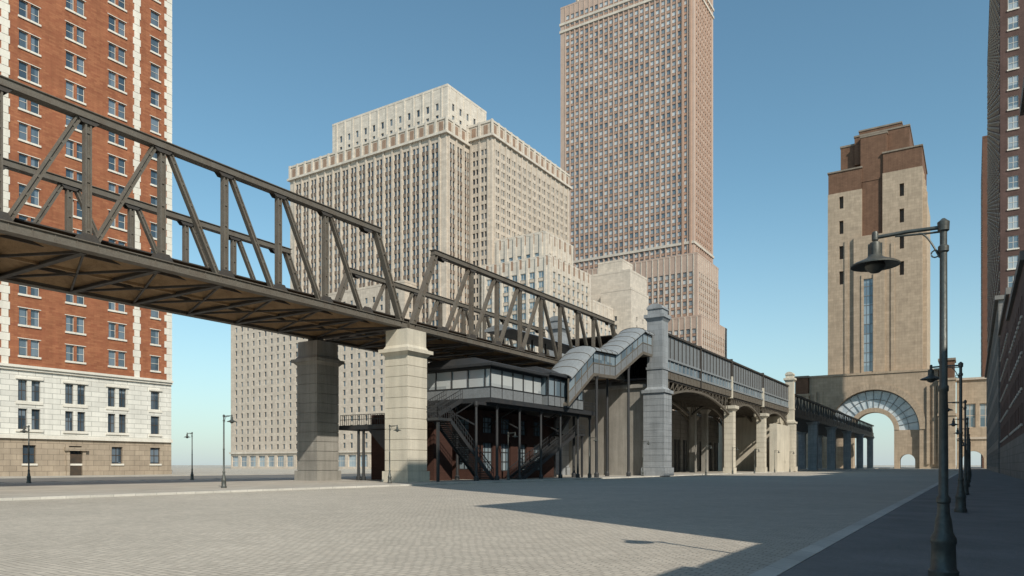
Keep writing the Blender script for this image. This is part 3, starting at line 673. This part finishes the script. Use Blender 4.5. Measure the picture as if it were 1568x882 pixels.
for i in range(len(prof)-1):
    (y0,z0),(y1,z1)=prof[i],prof[i+1]
    for x in (xa,xb):
        def sl(part,h0,h1,t=.06): 
            o[part].hexa([(x-t,y0,z0+h0),(x+t,y0,z0+h0),(x+t,y1,z1+h0),(x-t,y1,z1+h0),(x-t,y0,z0+h1),(x+t,y0,z0+h1),(x+t,y1,z1+h1),(x-t,y1,z1+h1)])
        sl('stair_posts',-.45,-.05,.13); sl('stair_sides',-.05,1.15,.06); sl('stair_posts',1.15,1.27,.1)
        sl('stair_glass',1.27,2.6,.03)
        sl('stair_posts',2.6,2.75,.1)
        L=y1-y0; k=max(2,int(L/1.6))
        for j in range(k+1):
            t=j/k; yy=y0+L*t; zz=z0+(z1-z0)*t; o['stair_posts'].box(x-.08,x+.08,yy-.06,yy+.06,zz-.3,zz+2.62)
    o['stair_soffit'].hexa([(xa+.1,y0,z0-.35),(xb-.1,y0,z0-.35),(xb-.1,y1,z1-.35),(xa+.1,y1,z1-.35),(xa+.1,y0,z0-.1),(xb-.1,y0,z0-.1),(xb-.1,y1,z1-.1),(xa+.1,y1,z1-.1)])
    m=10; xm=(xa+xb)/2; R=(xb-xa)/2+.35
    for j in range(m):
        a0=math.pi*j/m; a1=math.pi*(j+1)/m
        q=lambda a,y,z,dd=0:(xm-(R+dd)*math.cos(a),y,z+2.72+(.65+dd)*math.sin(a))
        o['stair_roof'].hexa([q(a0,y0,z0),q(a1,y0,z0),q(a1,y1,z1),q(a0,y1,z1),q(a0,y0,z0,.08),q(a1,y0,z0,.08),q(a1,y1,z1,.08),q(a0,y1,z1,.08)])
        k=max(2,int((y1-y0)/1.6))
        for e in range(k+1):
            t=e/k; yy=y0+(y1-y0)*t; zz=z0+(z1-z0)*t
            o['stair_posts'].beam(q(a0,yy,zz,.1),q(a1,yy,zz,.1),.09,.06,(0,1,0))
for x in (xa,xb):
    for yy,zt in ((82.5,12.9),(92.5,15.2)):
        o['columns'].lathe([(.3,.1),(.3,.6),(.19,.8),(.17,zt-.4),(.3,zt)],x,yy,0,12)
o['deck_canopy'].hexa([(-52.5,76,18.6),(-48.2,76,18.6),(-48.2,100,18.6),(-52.5,100,18.6),(-52.5,76,18.9),(-50.4,76,19.5),(-50.4,100,19.5),(-52.5,100,18.9)])
for k in range(7): o['columns'].box(-50.5,-50.3,77+k*3.6,77.2+k*3.6,15.4,18.7)
o.done()

# ================================================================ street lamps
def street_lamp(x,y,z,sg,arm=.86):
    m=MB(); H=5.0
    m.lathe([(.0,0),(.19,0),(.19,.10),(.16,.14),(.15,.46),(.165,.50),(.16,.56),(.12,.64),(.10,.82),(.08,.89),(.075,1.04),(.09,1.06),(.09,1.12),(.062,1.16),(.054,2.6),(.066,2.62),(.066,2.68),(.052,2.7),(.046,H-.45),(.068,H-.43),(.068,H-.36),(.045,H-.34),(.045,H-.16),(.072,H-.14),(.077,H-.02),(.05,H),(.02,H+.03),(.0,H+.03)],x,y,z)
    ze=z+H-.09
    ax=x+sg*arm
    m.tube([(x+sg*.03,y,ze),(x+sg*arm*.5,y,ze+.01),(ax,y,ze-.005)],.028)
    m.tube([(x+sg*.03,y,ze-.06),(x+sg*.2,y,ze-.055),(x+sg*.6,y,ze-.03)],.015,8)
    pts=[(x+sg*(.045+.26*t),y,ze-.42+.38*math.sin(t*math.pi/2)) for t in [i/10 for i in range(11)]]
    m.tube(pts,.013,8)
    pts=[(x+sg*(.10+.05*math.cos(a)),y,ze-.36+.05*math.sin(a)) for a in [i*.6 for i in range(11)]]
    m.tube(pts,.01,6)
    m.lathe([(0,.08),(.035,.08),(.045,.05),(.045,-.04),(.03,-.06),(.03,-.08)],ax,y,ze)
    m.lathe([(.03,-.06),(.07,-.08),(.08,-.12),(.08,-.25),(.095,-.27),(.115,-.30),(.19,-.335),(.29,-.375),(.33,-.40),(.33,-.42),(.29,-.405),(.19,-.36),(.11,-.32),(.05,-.31)],ax,y,ze,28)
    m.lathe([(.0,-.53),(.06,-.515),(.12,-.47),(.14,-.42),(.12,-.36),(.0,-.34)],ax,y,ze,16)
    for a in (0,.5,1,1.5):
        m.box(ax+.082*math.cos(a*math.pi)-.012,ax+.082*math.cos(a*math.pi)+.012,y+.082*math.sin(a*math.pi)-.012,y+.082*math.sin(a*math.pi)+.012,ze-.29,ze-.09)
    m.obj('street_lamp',M['lamp'],True)
for yy in (11.8,28.5,45.2,61.9,78.6,95.3,112,128.7): street_lamp(-.35,yy,.12,-1)
for xx,yy in ((-43.3,31.3),(-42.2,46.8),(-41.0,63.7),(-39.6,79.9),(-39.3,96.1)): street_lamp(xx,yy,.13,1)
for yy in (30.6,46.2): street_lamp(-69.2,yy,.13,-1)
for yy in (120,136,152,170,186): street_lamp(-37.8,yy,0,1)

# ================================================================ light, sky, camera
el=math.radians(38); az=math.atan2(.845,-.535)
d=Vector((.845*math.cos(el),-.535*math.cos(el),math.sin(el)))
L=bpy.data.lights.new('sun','SUN'); L.energy=4.3; L.angle=math.radians(.5); L.color=(1,.92,.80)
lo=bpy.data.objects.new('sun',L); lo.rotation_euler=(-d).to_track_quat('-Z','Y').to_euler(); sc.collection.objects.link(lo); lo.location=(50,-50,80)
w=bpy.data.worlds.new('World'); sc.world=w; w.use_nodes=True; nt=w.node_tree
bg=nt.nodes['Background']; sk=nt.nodes.new('ShaderNodeTexSky'); sk.sky_type='NISHITA'; sk.sun_disc=False
sk.sun_elevation=el; sk.sun_rotation=az; sk.air_density=1.0; sk.dust_density=.6; sk.ozone_density=1.0; sk.altitude=0
c=mix(nt,1.0,sk.outputs[0],(.98,1.28,1.18),'MULTIPLY')
tc=N(nt,'ShaderNodeTexCoord'); sp_=N(nt,'ShaderNodeSeparateXYZ'); nt.links.new(tc.outputs['Generated'],sp_.inputs[0])
hz=math_(nt,'POWER',mapr(nt,sp_.outputs[2],0,.38,1,0),2.0)
c=mix(nt,math_(nt,'MULTIPLY',hz,.8),c,(4.5,5.1,5.6))
nt.links.new(c,bg.inputs[0]); bg.inputs[1].default_value=.12

cam=bpy.data.cameras.new('camera'); co=bpy.data.objects.new('camera',cam); sc.collection.objects.link(co)
co.location=(0,0,1.7); co.rotation_euler=(math.radians(90),0,math.radians(32.46))
cam.sensor_width=36; cam.lens=1110/1568*36; cam.shift_y=271/1568; cam.clip_end=12000; cam.clip_start=.1
sc.camera=co
